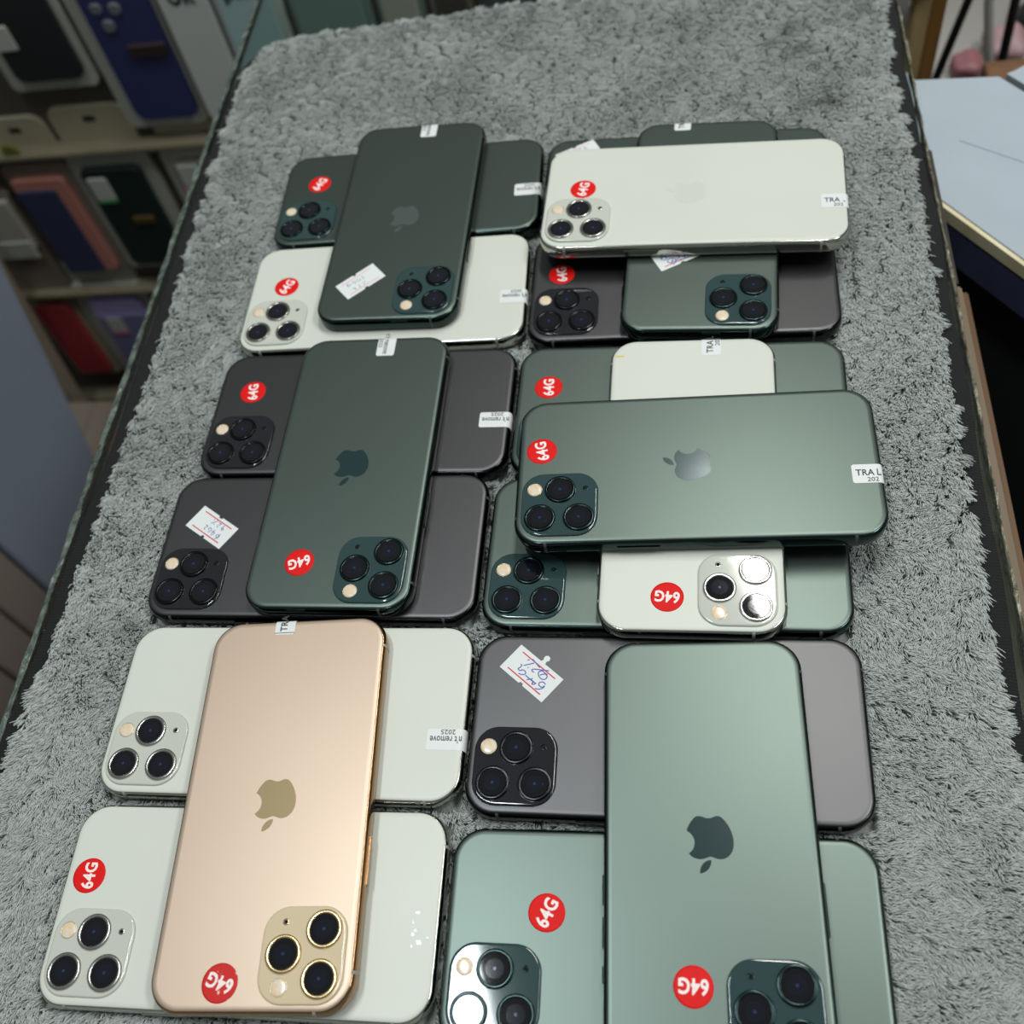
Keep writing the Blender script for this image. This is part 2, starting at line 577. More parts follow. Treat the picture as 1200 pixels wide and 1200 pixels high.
# ------------------------------------------------------------------ the phones
# id: x, y (mm), layer, turn (deg), scale, sink (mm), finish, label
PH = [
    ('L1', -157.0, 68.9, 0, 90.75, 0.992, -1.0, 'silver', "white phone with red 64G sticker lying under the gold phone's camera end"),
    ('L2', -155.2, 142.6, 0, 90.12, 0.999, 0, 'silver', "white phone without red sticker lying under the gold phone's far end"),
    ('L3', -149.1, 105.4, 1, 183.28, 0.998, 0, 'gold', 'gold phone with worn red 64G sticker lying across two white phones'),
    ('L4', -156.3, 217.0, 0, 89.51, 0.999, -0.3, 'gray', 'black phone with white handwritten paper tag above its three lenses'),
    ('L5', -149.8, 288.2, 0, 89.24, 1.002, 0, 'gray', 'black phone with red 64G sticker, underneath a dark green phone with dark logo'),
    ('L6', -144.7, 253.2, 1, 179.35, 1.000, 0, 'green', 'dark green phone with red 64G sticker lying across two black phones'),
    ('L7', -148.0, 362.7, 0, 90.68, 1.001, 0, 'silver', 'white phone with red 64G sticker, underneath a dark green phone with paper tag'),
    ('L8', -145.4, 435.6, 0, 90.99, 0.997, 0, 'green', "dark green phone with red 64G sticker underneath the paper-tagged green phone's far end"),
    ('L9', -141.9, 407.8, 1, 179.14, 0.998, 0, 'green', 'dark green phone with whole white paper tag, lying across a white and a green phone'),
    ('R1', -11.3, 64.4, 0, 90.46, 1.002, 0, 'green', 'pale green phone with red 64G sticker and mirror-bright lenses beside the gold phone'),
    ('R2', -10.0, 139.0, 0, 89.72, 0.999, 0, 'gray', 'mid-grey phone with white paper tag marked in blue pen'),
    ('R3', 5.4, 97.3, 1, 181.56, 0.997, 0, 'green', 'pale green phone with dark logo lying across a grey and a green phone'),
    ('R4', -10.3, 212.5, 0, 89.07, 1.001, 0, 'green', "green phone with three lenses and no sticker under the white phone's camera end"),
    ('R5', 1.2, 244.1, 1, 179.00, 1.004, 0, 'silver', 'white phone with bright silver-ringed lenses, sandwiched beneath a crosswise green phone'),
    ('R6', -4.2, 285.3, 0, 89.04, 1.004, 0, 'green', "green phone with red 64G sticker and hidden lenses under the white phone's far end"),
    ('R7', 2.4, 242.5, 2, 91.02, 1.001, 0, 'green', 'green crosswise phone with red 64G sticker and dark logo, topmost over a white phone'),
    ('R8', -2.3, 360.3, 0, 89.64, 1.001, 0, 'gray', 'black phone with red 64G sticker below the topmost white crosswise phone'),
    ('R9', 8.7, 392.5, 1, 177.09, 0.999, 0, 'green', 'green phone with half-hidden paper tag, sandwiched beneath the crosswise white phone'),
    ('R10', -0.3, 431.0, 0, 88.38, 1.001, 0, 'green', 'green phone almost wholly hidden behind the topmost crosswise white phone'),
    ('R11', 3.6, 402.1, 2, 87.63, 1.002, 0, 'silver', 'white crosswise phone with red 64G sticker, topmost over green and black phones'),
]
STICK = {'L8': (11.1, 51.7, -27), 'L7': (7.2, 52.7, -26), 'L5': (12.0, 54.3, 8), 'R11': (4.5, 52.9, -9), 'R8': (7.1, 57.1, 8), 'R6': (11.4, 57.5, 3), 'R7': (9.2, 62.0, 13), 'L6': (13.9, 50.4, 20),
         'R5': (8.8, 57.2, -5), 'R1': (7.6, 37.6, -24), 'R3': (7.4, 46.9, -3), 'L1': (8.8, 62.1, 1), 'L3': (10.4, 62.4, -18)}
LABELS = {'R7': (-7.3, 8.7, 60.1, 1), 'R11': (-9.5, 9.0, 59.6, 1), 'R5': (-8.3, 8.3, 61.8, 1), 'L3': (6.2, 8.2, 65.3, 1), 'L6': (-5.2, 8.7, 60.2, -1), 'L5': (-7.0, 8.3, 57.7, -1), 'L2': (-11.4, 8.2, 57.3, -1),
          'L7': (-8.2, 8.6, 58.8, -1), 'L8': (-5.9, 8.8, 57.8, -1), 'L9': (-3.9, 8.8, 60.8, -1), 'R9': (12.5, 8.4, 65.1, 1)}
# paper tags: centre u, v, turn of the reading direction, outline, pen, line colour
def tag_pose(c):
    a, b, d, e = [Vector(p) for p in c]
    ce = (a + b + d + e) / 4
    t = (b - a)
    return ce.x, ce.y, math.degrees(math.atan2(t.y, t.x))


TAGS = {'R2': tag_pose([(7.2, 45.5), (21.5, 62.8), (31.0, 55.1), (17.1, 37.9)]) + ('tab', 'pen', 'red'),
        'L4': tag_pose([(-3.0, 44.6), (9.5, 63.9), (20.1, 56.4), (7.2, 37.6)]) + ('', 'pen2', 'red'),
        'L9': tag_pose([(11.8, 33.6), (28.2, 48.8), (19.7, 57.9), (3.2, 43.4)])[:2] + (222.0, '', 'faint', 'pink'),
        'R9': (11.3, 24.4, 210.0, '', 'pen', 'red'), 'R10': (23.2, 55.2, 119.0, '', 'faint', 'pink')}
GROUP = 'second-hand phones spread on the towel'
FOOT = []
M_FAINT = {'R11': mat('logo_foil_pale', srgb(206, 208, 198), 0.3, 0.1), 'L9': mat('logo_foil_worn', srgb(70, 80, 76), 0.4, 0.1)}  # fainter logo foils for these two phones
for pid, px, py, layer, turn, s, sink, fin, label in PH:
    root = empty('smartphone', (px * MM, py * MM, Z0 + (layer * 8.12 + sink) * MM), math.radians(turn))
    root.scale = (s, s, 1)
    tag(root, label, 'phone', GROUP)
    if layer == 0:
        FOOT.append((px * MM, py * MM, math.radians(turn)))
    dark = fin in ('green', 'gray')
    obj('steel_frame', ME_FRAME, MF[fin], root)
    obj('back_glass', ME_GLASS, MG[fin], root)
    pl = obj('camera_plate', ME_PLATE, MP[fin], root)
    for lx, ly in ((-24.1, 61.3), (-24.1, 45.8), (-10.8, 53.6)):
        ri = obj('lens', ME_RING, MR[fin], root, (lx * MM, ly * MM, 0))
        obj('lens_glass', ME_LENS, M_LENS, ri)
        obj('lens_iris', ME_IRIS, M_IRIS, ri)
        obj('lens_pupil', ME_PUPIL_GLINT, M_PUPIL_GLINT, ri)
    fl = obj('flash', ME_FLASH, M_FLASH, root, (-10.5 * MM, 63.9 * MM, 0))
    obj('flash_rim', ME_FRIM, M_FLASHRIM, fl)
    mi = obj('microphone', ME_MIC, M_HOLE, root, (-10.3 * MM, 43.4 * MM, 0))
    obj('microphone_rim', ME_MRIM, MR[fin], mi)
    for nm, me in ME_BTN:
        obj(nm, me, MF[fin], root)
    for me in ME_BANDS:
        obj('antenna_band', me, M_BANDD if dark else M_BAND, root)
    if pid in ('L3', 'L6', 'L9', 'R3', 'R7', 'R11', 'R5', 'R9'):
        obj('logo', ME_LOGO, M_FAINT[pid] if pid in M_FAINT else ML[fin], root)
    if pid in STICK:
        u, v, a = STICK[pid]
        d = obj('storage_sticker', ME_DOT, M_REDW if pid == 'L3' else M_RED, root, (u * MM, v * MM, 0), math.radians(a))
        d['label'] = 'round red sticker printed 64G' if pid != 'L3' else 'worn round red sticker printed 64G'
        obj('lettering', TX_64, M_WHITE, d, (0, 0, 8.18 * MM))
    if pid in LABELS:
        u, w, v0, way = LABELS[pid]
        lb = obj('warranty_label', label_mesh(w, v0), M_LABEL, root, (u * MM, 0, 0))
        lb['label'] = 'small white paper label folded round the edge'
        zt = 8.19 * MM
        if way > 0:
            obj('lettering', TX_TRA, M_BLACK, lb, (0.55 * MM, -(v0 + 1.4 + 3.5) * MM, zt), math.radians(-90))
            if v0 < 63:
                obj('lettering', TX_L, M_BLACK, lb, (0.55 * MM, -(v0 + 10.1) * MM, zt - 0.05 * MM), math.radians(-90))
                obj('lettering', TX_202, M_BLACK, lb, (-2.7 * MM, -(v0 + 7.6) * MM, zt), math.radians(-90))
        else:
            obj('lettering', TX_REM, M_BLACK, lb, (-0.1 * MM, -(v0 + 1.2 + 6.1) * MM, zt), math.radians(90))
            obj('lettering', TX_2025, M_BLACK, lb, (2.9 * MM, -(v0 + 5.2 + 2.8) * MM, zt), math.radians(90))
    if pid in TAGS:
        u, v, a, shape, pen, line = TAGS[pid]
        tg = obj('paper_tag', ME_TAGT if shape else ME_TAG, M_TAG, root, (u * MM, v * MM, 0), math.radians(a))
        tg['label'] = 'small white paper tag with red lines and pen writing'
        for me in ME_RL:
            obj('red_line', me, M_PINKLINE if line == 'pink' else M_RLINE, tg)
        obj('handwriting', ME_PEN if pen == 'pen' else ME_PEN2, M_INKF if pen == 'faint' else M_INK, tg)
    if pid == 'R5':
        ym = box('yellow_mark', -0.0018, 0.0018, -0.0004, 0.0004, 8.11 * MM, 8.16 * MM, mat('yellow_marker', srgb(214, 190, 60), 0.6), root)
        ym.location = (31.5 * MM, -62.5 * MM, 0)
    if pid == 'L1':        # chipped glass near the right end of the white phone
        bm = bmesh.new()
        rc = random.Random(5)
        for k in range(16):
            cx, cy = -6.5 + rc.gauss(0, 2.6), -64.5 - abs(rc.gauss(0, 2.2)) + 2
            r0 = rc.uniform(0.25, 1.1)
            a0 = rc.uniform(0, 6)
            vs = [bm.verts.new(((cx + r0 * rc.uniform(.5, 1.2) * math.cos(a0 + q * 1.57)) * MM, (cy + r0 * rc.uniform(.5, 1.2) * math.sin(a0 + q * 1.57)) * MM, (8.14 + rc.uniform(0, .12)) * MM)) for q in range(4)]
            bm.faces.new(vs)
        ch = obj('glass_chip', bm_mesh('glass_chip', bm), mat('broken_glass', srgb(235, 240, 240), 0.15), root)
        ch['kind'] = 'stuff'

# ------------------------------------------------------------------ the towel
TXL, TXR = -0.2785, 0.1195
OUT = [(TXL - 0.0015, -0.14), (TXL - 0.0025, 0.10), (TXL - 0.001, 0.20), (TXL + 0.002, 0.32), (TXL, 0.46), (TXL, 0.540)]
cc = (TXL + 0.040, 0.562)
for k in range(1, 10):
    a = math.radians(180 - 10 * k)
    OUT.append((cc[0] + 0.040 * math.cos(a), cc[1] + 0.0415 * math.sin(a)))
OUT += [(-0.200, 0.6065), (-0.08, 0.6185), (0.06, 0.628)]
for k in range(1, 9):
    a = math.radians(90 - 11 * k)
    OUT.append((0.088 + 0.0325 * math.cos(a), 0.598 + 0.031 * math.sin(a)))
OUT += [(0.1190, 0.52), (0.1215, 0.41), (0.1205, 0.31), (0.1180, 0.20), (0.1170, 0.14), (0.1165, -0.14)]


def resample(poly, step):
    P = [np.array(p) for p in poly]
    out = [P[0]]
    for a, b in zip(P[:-1], P[1:]):
        n = max(1, int(round(np.hypot(*(b - a)) / step)))
        for k in range(1, n + 1):
            out.append(a + (b - a) * k / n)
    return np.array(out)


def vnoise(x, y, seed=0):
    """smooth value noise"""
    xi, yi = np.floor(x).astype(np.int64), np.floor(y).astype(np.int64)
    fx, fy = x - xi, y - yi
    fx, fy = fx * fx * (3 - 2 * fx), fy * fy * (3 - 2 * fy)

    def h(a, b):
        n = (a * 374761393 + b * 668265263 + seed * 1442695041) & 0xFFFFFFFF
        n = ((n ^ (n >> 13)) * 1274126177) & 0xFFFFFFFF
        return ((n ^ (n >> 16)) & 0xFFFF) / 65535.0
    return (h(xi, yi) * (1 - fx) + h(xi + 1, yi) * fx) * (1 - fy) + (h(xi, yi + 1) * (1 - fx) + h(xi + 1, yi + 1) * fx) * fy


towel = empty('towel', (0, 0, Z0))
tag(towel, 'grey fluffy towel with black stitched border spread over the glass counter', 'towel')
M_BASE = mat('towel_ground', srgb(160, 165, 161), 0.95, bump=(900, 0.5, 0.002))
M_BIND = mat('black_stitched_border', srgb(14, 14, 15), 0.85, noise=(500.0, 0.2))

oc = resample(OUT, 0.004)
tan = np.gradient(oc, axis=0)
tan /= np.linalg.norm(tan, axis=1)[:, None]
nor = np.stack([tan[:, 1], -tan[:, 0]], 1)      # inward (outline runs clockwise)
# ground cloth: thin slab inside the border
inner = oc + nor * 0.004
n = len(inner)
vs = [(x, y, -0.0035) for x, y in inner] + [(x, y, -0.009) for x, y in inner]
fs = [tuple(range(n)), tuple(reversed(range(n, 2 * n)))] + [(k, k + n, (k + 1) % n + n, (k + 1) % n) for k in range(n)]
bm = bmesh.new()
me = mesh('ground_cloth', vs, fs)
bm.from_mesh(me)
bmesh.ops.recalc_face_normals(bm, faces=bm.faces)
bm.to_mesh(me)
bm.free()
obj('ground_cloth', me, M_BASE, towel)
# border: ribbed overlock stitches
bc = resample(OUT, 0.0007)
tb = np.gradient(bc, axis=0)
tb /= np.linalg.norm(tb, axis=1)[:, None]
nb = np.stack([tb[:, 1], -tb[:, 0]], 1)
vs, fs = [], []
prof = [(0.0, -0.0088), (-0.0006, -0.006), (0.0002, -0.0033), (0.002, -0.0024), (0.006, -0.0022), (0.0125, -0.0024), (0.014, -0.0045)]
for i in range(len(bc)):
    rib = 0.0004 if i % 2 else 0.0
    wob = 0.0006 * math.sin(i * 0.045) + 0.0005 * math.sin(i * 0.013 + 1)
    for d, z in prof:
        p = bc[i] + nb[i] * (d + (wob if d < 0.003 else 0))
        vs.append((p[0], p[1], z - rib))
m_ = len(prof)
for i in range(len(bc) - 1):
    for k in range(m_ - 1):
        a = i * m_ + k
        fs.append((a, a + 1, a + m_ + 1, a + m_))
obj('stitched_border', mesh('stitched_border', vs, fs), M_BIND, towel)

# pile: clumped strands
SX0, SX1, SY0, SY1 = TXL, TXR + 0.003, -0.02, 0.632
DENS = 3.8e6
N = int((SX1 - SX0) * (SY1 - SY0) * DENS)
rx = rng.uniform(SX0, SX1, N)
ry = rng.uniform(SY0, SY1, N)


def inside_dist(x, y):
    """signed distance to the towel outline (positive inside), coarse"""
    best = np.full(len(x), 1e9)
    sgn = np.zeros(len(x))
    cp = resample(OUT, 0.004)
    t = np.gradient(cp, axis=0)
    t /= np.linalg.norm(t, axis=1)[:, None]
    nn = np.stack([t[:, 1], -t[:, 0]], 1)
    for c, q in zip(cp, nn):
        dx, dy = x - c[0], y - c[1]
        d = dx * dx + dy * dy
        m = d < best
        best[m] = d[m]
        sgn[m] = (dx * q[0] + dy * q[1])[m]
    return np.where(np.sqrt(best) < 0.02, sgn, np.where(sgn > 0, np.sqrt(best), -1))


nearb = (rx < TXL + 0.05) | (rx > TXR - 0.03) | (ry > 0.545)
dist = np.full(N, 1.0)
dist[nearb] = inside_dist(rx[nearb], ry[nearb])
wid = 0.0076 + 0.0012 * (rx < -0.1) - 0.0022 * np.clip((ry - 0.40) / 0.08, 0, 1) * (rx < -0.1) - 0.0035 * np.clip((ry - 0.56) / 0.04, 0, 1)
ragged = 0.0012 * (vnoise(rx * 180, ry * 180, 5) - 0.5) * 2
keep = dist > wid + ragged
# nothing grows through the phones lying on the towel
for fx, fy, a in FOOT:
    dx, dy = rx - fx, ry - fy
    u = dx * math.cos(a) + dy * math.sin(a)
    v = -dx * math.sin(a) + dy * math.cos(a)
    keep &= ~((np.abs(u) < PW / 2 - 0.0012) & (np.abs(v) < PL / 2 - 0.0012))
rx, ry, dist = rx[keep], ry[keep], dist[keep]
N = len(rx)


def clump(x, y, cell, seed):
    """nearest jittered cell centre"""
    ix, iy = np.floor(x / cell).astype(np.int64), np.floor(y / cell).astype(np.int64)
    bd = np.full(len(x), 1e9)
    bx, by, bid = x.copy(), y.copy(), np.zeros(len(x))

    def h(a, b, s):
        n = (a * 374761393 + b * 668265263 + s * 974634777) & 0xFFFFFFFF
        n = ((n ^ (n >> 13)) * 1274126177) & 0xFFFFFFFF
        return ((n ^ (n >> 16)) & 0xFFFF) / 65535.0
    for a in (-1, 0, 1):
        for b in (-1, 0, 1):
            cx = (ix + a + h(ix + a, iy + b, seed)) * cell
            cy = (iy + b + h(ix + a, iy + b, seed + 7)) * cell
            d = (x - cx) ** 2 + (y - cy) ** 2
            m = d < bd
            bd[m] = d[m]
            bx[m], by[m] = cx[m], cy[m]
            bid[m] = h(ix + a, iy + b, seed + 13)[m]
    return bx, by, np.sqrt(bd), bid


b1x, b1y, d1, id1 = clump(rx, ry, 0.0056, 3)
b2x, b2y, d2, id2 = clump(rx, ry, 0.0019, 9)
# lie of the pile: slowly turning, with each clump leaning its own way
ang = -0.9 + 2.2 * (vnoise(rx * 9, ry * 9, 1) - 0.5) + 1.7 * (id1 - 0.5) + 0.5 * (id2 - 0.5) + rng.normal(0, 0.3, N)
left = rx < -0.17
edge_pull = np.clip(1 - dist / 0.016, 0, 1)
lean = 0.0036 * (0.55 + 0.6 * vnoise(rx * 40, ry * 40, 2)) * rng.uniform(0.8, 1.2, N)
dome = np.clip(1 - d1 / 0.0044, 0, 1)
hgt = (0.0026 + 0.0011 * dome ** 0.6 + 0.0004 * id2) * rng.uniform(0.8, 1.15, N)
hgt *= 1 - 0.35 * edge_pull
dxl, dyl = np.cos(ang) * lean, np.sin(ang) * lean
# at the border the tufts hang out over the black stitching
outx = np.where(rx < -0.08, -1.0, 1.0) * np.where(ry > 0.6, 0.3, 1.0)
outy = np.where(ry > 0.585, 1.0, 0.0)
tuft = (0.4 + 1.1 * vnoise(rx * 260, ry * 260, 21)) * edge_pull * 0.0031
dxl += outx * tuft
dyl += outy * tuft - (1 - outy) * 0.25 * tuft
cl = 0.22
tx = rx + dxl + (b2x - rx) * cl
ty = ry + dyl + (b2y - ry) * cl
z0 = np.full(N, -0.0036)
tz = z0 + 0.0010 + hgt
pts = np.empty((N, 3, 3), np.float32)
pts[:, 0] = np.stack([rx, ry, z0], 1)
pts[:, 1] = np.stack([rx + dxl * 0.35 + (b2x - rx) * 0.3, ry + dyl * 0.35 + (b2y - ry) * 0.3, z0 + (tz - z0) * 0.72], 1)
pts[:, 2] = np.stack([tx, ty, tz - 0.0004], 1)
cu = bpy.data.hair_curves.new('pile')
cu.add_curves([3] * N)
cu.attributes['position'].data.foreach_set('vector', pts.ravel())
rad = np.tile(np.array([0.00020, 0.00019, 0.00010], np.float32), N)
ra = cu.attributes.get('radius') or cu.attributes.new('radius', 'FLOAT', 'POINT')
ra.data.foreach_set('value', rad)
tone = 1.0 + 0.05 * (id2 - 0.5) + 0.10 * (id1 - 0.5) + rng.normal(0, 0.04, N) + 0.16 * (vnoise(rx * 14, ry * 14, 31) - 0.5)
# dirt spots rubbed into the far part of the towel
for sx, sy, sr, sa in ((0.062, 0.562, 0.0065, 0.5), (0.052, 0.549, 0.005, 0.3), (0.066, 0.543, 0.007, 0.4), (0.079, 0.494, 0.006, 0.45), (0.062, 0.497, 0.006, 0.3), (0.045, 0.470, 0.011, 0.25),
                       (0.024, 0.471, 0.005, 0.25), (-0.03, 0.487, 0.007, 0.18), (-0.083, 0.566, 0.003, 0.3), (0.112, 0.262, 0.004, 0.35), (-0.236, 0.182, 0.006, 0.3), (-0.228, 0.175, 0.005, 0.3)):
    q = ((rx - sx) / (1.5 * sr)) ** 2 + ((ry - sy) / sr) ** 2
    tone *= 1 - sa * np.exp(-q * 1.3)
col = np.empty((N, 4), np.float32)
base = np.array(srgb(178, 184, 180))[:3]
col[:, :3] = base[None] * tone[:, None]
col[:, 3] = 1
at = cu.attributes.new('strand_color', 'FLOAT_COLOR', 'CURVE')
at.data.foreach_set('color', col.ravel())
M_PILE = bpy.data.materials.new('towel_pile')
M_PILE.use_nodes = True
nt = M_PILE.node_tree
b = nt.nodes['Principled BSDF']
b.inputs['Roughness'].default_value = 0.9
b.inputs['Specular IOR Level'].default_value = 0.2
a_ = nt.nodes.new('ShaderNodeAttribute')
a_.attribute_name = 'strand_color'
nt.links.new(a_.outputs['Color'], b.inputs['Base Color'])
cu.materials.append(M_PILE)
pile = bpy.data.objects.new('pile', cu)
COL.objects.link(pile)
pile.parent = towel
pile['kind'] = 'stuff'
print('strands', N)

# ------------------------------------------------------------------ glass counter
M_GLASS = mat('counter_glass', (0.80, 0.93, 0.88, 1), 0.02, transmission=1.0, ior=1.5)
M_EDGE = mat('cut_glass_edge', srgb(88, 100, 92), 0.16, 0.0, 0.9, noise=(160.0, 0.55), bump=(260, 0.9, 0.004))
M_RAIL = wood('pale_wood', srgb(84, 72, 56), srgb(116, 100, 80), (60, 3, 60))
M_RAILB = wood('brown_wood', srgb(72, 50, 24), srgb(104, 74, 40), (60, 3, 60))
M_DARK = mat('dark_lining', srgb(20, 20, 22), 0.8)
GX0, GX1 = -0.2855, 0.1245
counter = empty('display_counter', ((GX0 + GX1) / 2, 0.3, 0))
tag(counter, 'glass-topped shop counter with wooden rails standing under the grey towel', 'counter')


def cpart(o):
    o.parent = counter
    o.matrix_parent_inverse = Matrix.Translation(counter.location).inverted()
    return o


cpart(box('glass_top', GX0, GX1, -0.25, 0.80, Z0 - 0.0195, Z0 - 0.0092, M_GLASS, None, 0.0008))


def rough_edge(name, x, y0, y1, w, seed):
    """chipped, bevelled strip of cut glass along the edge"""
    r = random.Random(seed)
    vs, fs = [], []
    k = 0
    y = y0
    while y < y1:
        a, b_ = r.uniform(-0.0006, 0.0006), r.uniform(-0.0005, 0.0005)
        vs += [(x - w / 2 + a, y, Z0 - 0.0196), (x - w / 2 + b_ - 0.0004, y, Z0 - 0.0104 + r.uniform(-.0006, .0003)), (x + w / 2 + a, y, Z0 - 0.0096 + r.uniform(-.0003, .0003)), (x + w / 2, y, Z0 - 0.0196)]
        y += r.uniform(0.003, 0.011)
        k += 1
    for i in range(k - 1):
        for q in range(4):
            fs.append((4 * i + q, 4 * i + (q + 1) % 4, 4 * i + 4 + (q + 1) % 4, 4 * i + 4 + q))
    fs += [(3, 2, 1, 0), tuple(4 * (k - 1) + q for q in range(4))]
    bm = bmesh.new()
    me = mesh(name, vs, fs)
    bm.from_mesh(me)
    bmesh.ops.recalc_face_normals(bm, faces=bm.faces)
    bm.to_mesh(me)
    bm.free()
    return cpart(obj(name, me, M_EDGE))


rough_edge('cut_glass_edge', GX0 - 0.0016, -0.25, 0.80, 0.003, 2)
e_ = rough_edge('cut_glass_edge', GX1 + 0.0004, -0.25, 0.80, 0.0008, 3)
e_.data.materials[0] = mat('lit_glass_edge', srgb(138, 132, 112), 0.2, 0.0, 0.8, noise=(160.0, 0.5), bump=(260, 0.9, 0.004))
cpart(box('wooden_rail', 0.104, 0.1315, -0.25, 0.375, Z0 - 0.045, Z0 - 0.020, M_RAIL, None, 0.001))
cpart(box('wooden_rail', 0.104, 0.1425, -0.25, 0.395, Z0 - 0.085, Z0 - 0.0455, M_RAILB, None, 0.001))
cpart(box('stained_rail', 0.104, 0.1305, 0.376, 0.475, Z0 - 0.045, Z0 - 0.020, mat('stained_wood', srgb(44, 38, 32), 0.6, noise=(60.0, 0.2)), None, 0.001))  # far stretch of the rail, its shadow put into the wood colour
cpart(box('wooden_rail', GX0 + 0.02, GX0 + 0.045, -0.25, 0.53, Z0 - 0.045, Z0 - 0.0195, M_RAILB, None, 0.001))
cpart(box('side_panel', 0.104, 0.114, -0.25, 0.78, 0.0, Z0 - 0.0855, M_DARK))
cpart(box('side_panel', GX0 + 0.026, GX0 + 0.036, -0.25, 0.53, 0.0, Z0 - 0.0455, M_DARK))
cpart(box('front_panel', GX0 + 0.037, 0.1035, 0.77, 0.78, 0.0, Z0 - 0.40, M_DARK))

# ------------------------------------------------------------------ room shell
M_FLOOR = mat('dark_floor_tiles', srgb(52, 50, 48), 0.5, noise=(3.0, 0.2))
M_WALLD = mat('brown_grey_panel', srgb(70, 64, 58), 0.8, noise=(6.0, 0.15))
M_WALL = mat('grey_wall_paint', srgb(120, 116, 108), 0.85, noise=(3.0, 0.08))
fl = box('floor', -2.6, 2.6, -1.6, 3.2, -0.05, 0.0, M_FLOOR)
tag(fl, kind='structure')
wb = box('wall_back', -2.6, 2.6, 3.2, 3.25, 0.0, 2.9, M_WALL)
tag(wb, kind='structure')
lowwall = box('wall_low', -1.9, 0.13, 1.02, 1.06, 0.0, Z0 + 0.02, M_WALLD)
tag(lowwall, kind='structure')

# ------------------------------------------------------------------ packages on the rack (plane y = 1.0)
M_TRAY = mat('clear_plastic_tray', srgb(162, 162, 152), 0.25, 0.0, 0.6)
M_TRAYB = mat('beige_card', srgb(150, 142, 118), 0.7)


def xz_plate(name, x0, x1, z0, z1, y0, y1, r, material, parent, bev=0.0015):
    """upright rounded plate facing -y (local to a parent at the origin of the place)"""
    w, h = x1 - x0, z1 - z0
    ring = rr(w, h, min(r, w / 2 - 1e-4, h / 2 - 1e-4), 6)
    rb = rr(w - 2 * bev, h - 2 * bev, max(min(r, w / 2 - 1e-4, h / 2 - 1e-4) - bev, 0.0002), 6)
    cx, cz = (x0 + x1) / 2, (z0 + z1) / 2
    rings = [[(cx + a, y1, cz + c) for a, c in ring], [(cx + a, y0 + bev, cz + c) for a, c in ring], [(cx + a, y0, cz + c) for a, c in rb]]
    vs, fs = loft(rings)
    bm = bmesh.new()
    me = mesh(name, vs, fs)
    bm.from_mesh(me)
    bmesh.ops.recalc_face_normals(bm, faces=bm.faces)
    bm.to_mesh(me)
    bm.free()
    o = obj(name, me, material, parent)
    return o


def package(label, x0, x1, z0, z1, tray, case=None, yb=1.02, depth=0.014, header=None, bits=(), category='package', name='phone_case_package'):
    """hanging retail pack: back tray, case seen through it, printed bits"""
    root = empty(name, ((x0 + x1) / 2, yb, Z0 + z0))
    tag(root, label, category, 'hanging phone-case packs on the rack')
    ox, oz = root.location.x, root.location.z
    y0 = -depth

    def P(nm, a, b_, c, d, yy0, yy1, r, m, par=root):
        return xz_plate(nm, a - ox, b_ - ox, Z0 + c - oz, Z0 + d - oz, yy0, yy1, r, m, par)
    P('tray', x0, x1, z0, z1, y0, 0.0, 0.010, tray)
    if header:
        hz, hm = header
        P('hanging_tab', x0 + 0.004, x1 - 0.004, z1 - 0.008, hz, -0.004, 0.0, 0.018, hm)
        P('hang_hole', (x0 + x1) / 2 - 0.008, (x0 + x1) / 2 + 0.008, hz - 0.022, hz - 0.014, -0.005, -0.004, 0.003, M_DARK)
    yy = y0
    if case:
        a, b_, c, d, m, r = case
        P('phone_case', a, b_, c, d, y0 - 0.008, y0, r, m)
        yy = y0 - 0.008
    for q, (nm, a, b_, c, d, r, m) in enumerate(bits):
        P(nm, a, b_, c, d, yy - 0.002 - 0.0008 * q, yy, r, m)
    return root


def pm(name, *c, rough=0.5, **k):
    return mat(name, srgb(*c), rough, **k)


C_BLK = pm('case_black', 26, 27, 29)
C_NAVY = pm('case_navy', 38, 42, 84)
C_TEAL = pm('case_pale_teal', 156, 180, 180)
C_GRN = pm('case_dark_green', 16, 32, 30)
C_RED = pm('case_red', 150, 48, 52)
C_PUR = pm('case_lavender', 150, 138, 184)
C_PUR2 = pm('case_violet', 110, 106, 146)
C_PINK = pm('case_salmon', 172, 112, 100)
C_BLUE = pm('case_blue_screen', 46, 52, 80)
C_GRY = pm('card_grey', 164, 160, 150)
C_WHT = pm('card_white', 184, 187, 182)
C_BRN = pm('card_brown', 122, 112, 100)
C_STK = pm('paper_pale', 166, 168, 160)
C_GREENP = pm('print_green', 26, 104, 56)
C_PINKP = pm('print_pink', 150, 84, 110)
C_DRKB = pm('print_brown', 40, 26, 26)
C_GOLD = pm('print_gold', 70, 56, 20)
C_LENS = pm('case_lens_hole', 96, 98, 104)
C_OLIVE = pm('print_olive', 96, 100, 40)
C_SLATE = pm('card_slate', 56, 60, 66)
C_TEALD = pm('card_teal', 112, 134, 128)

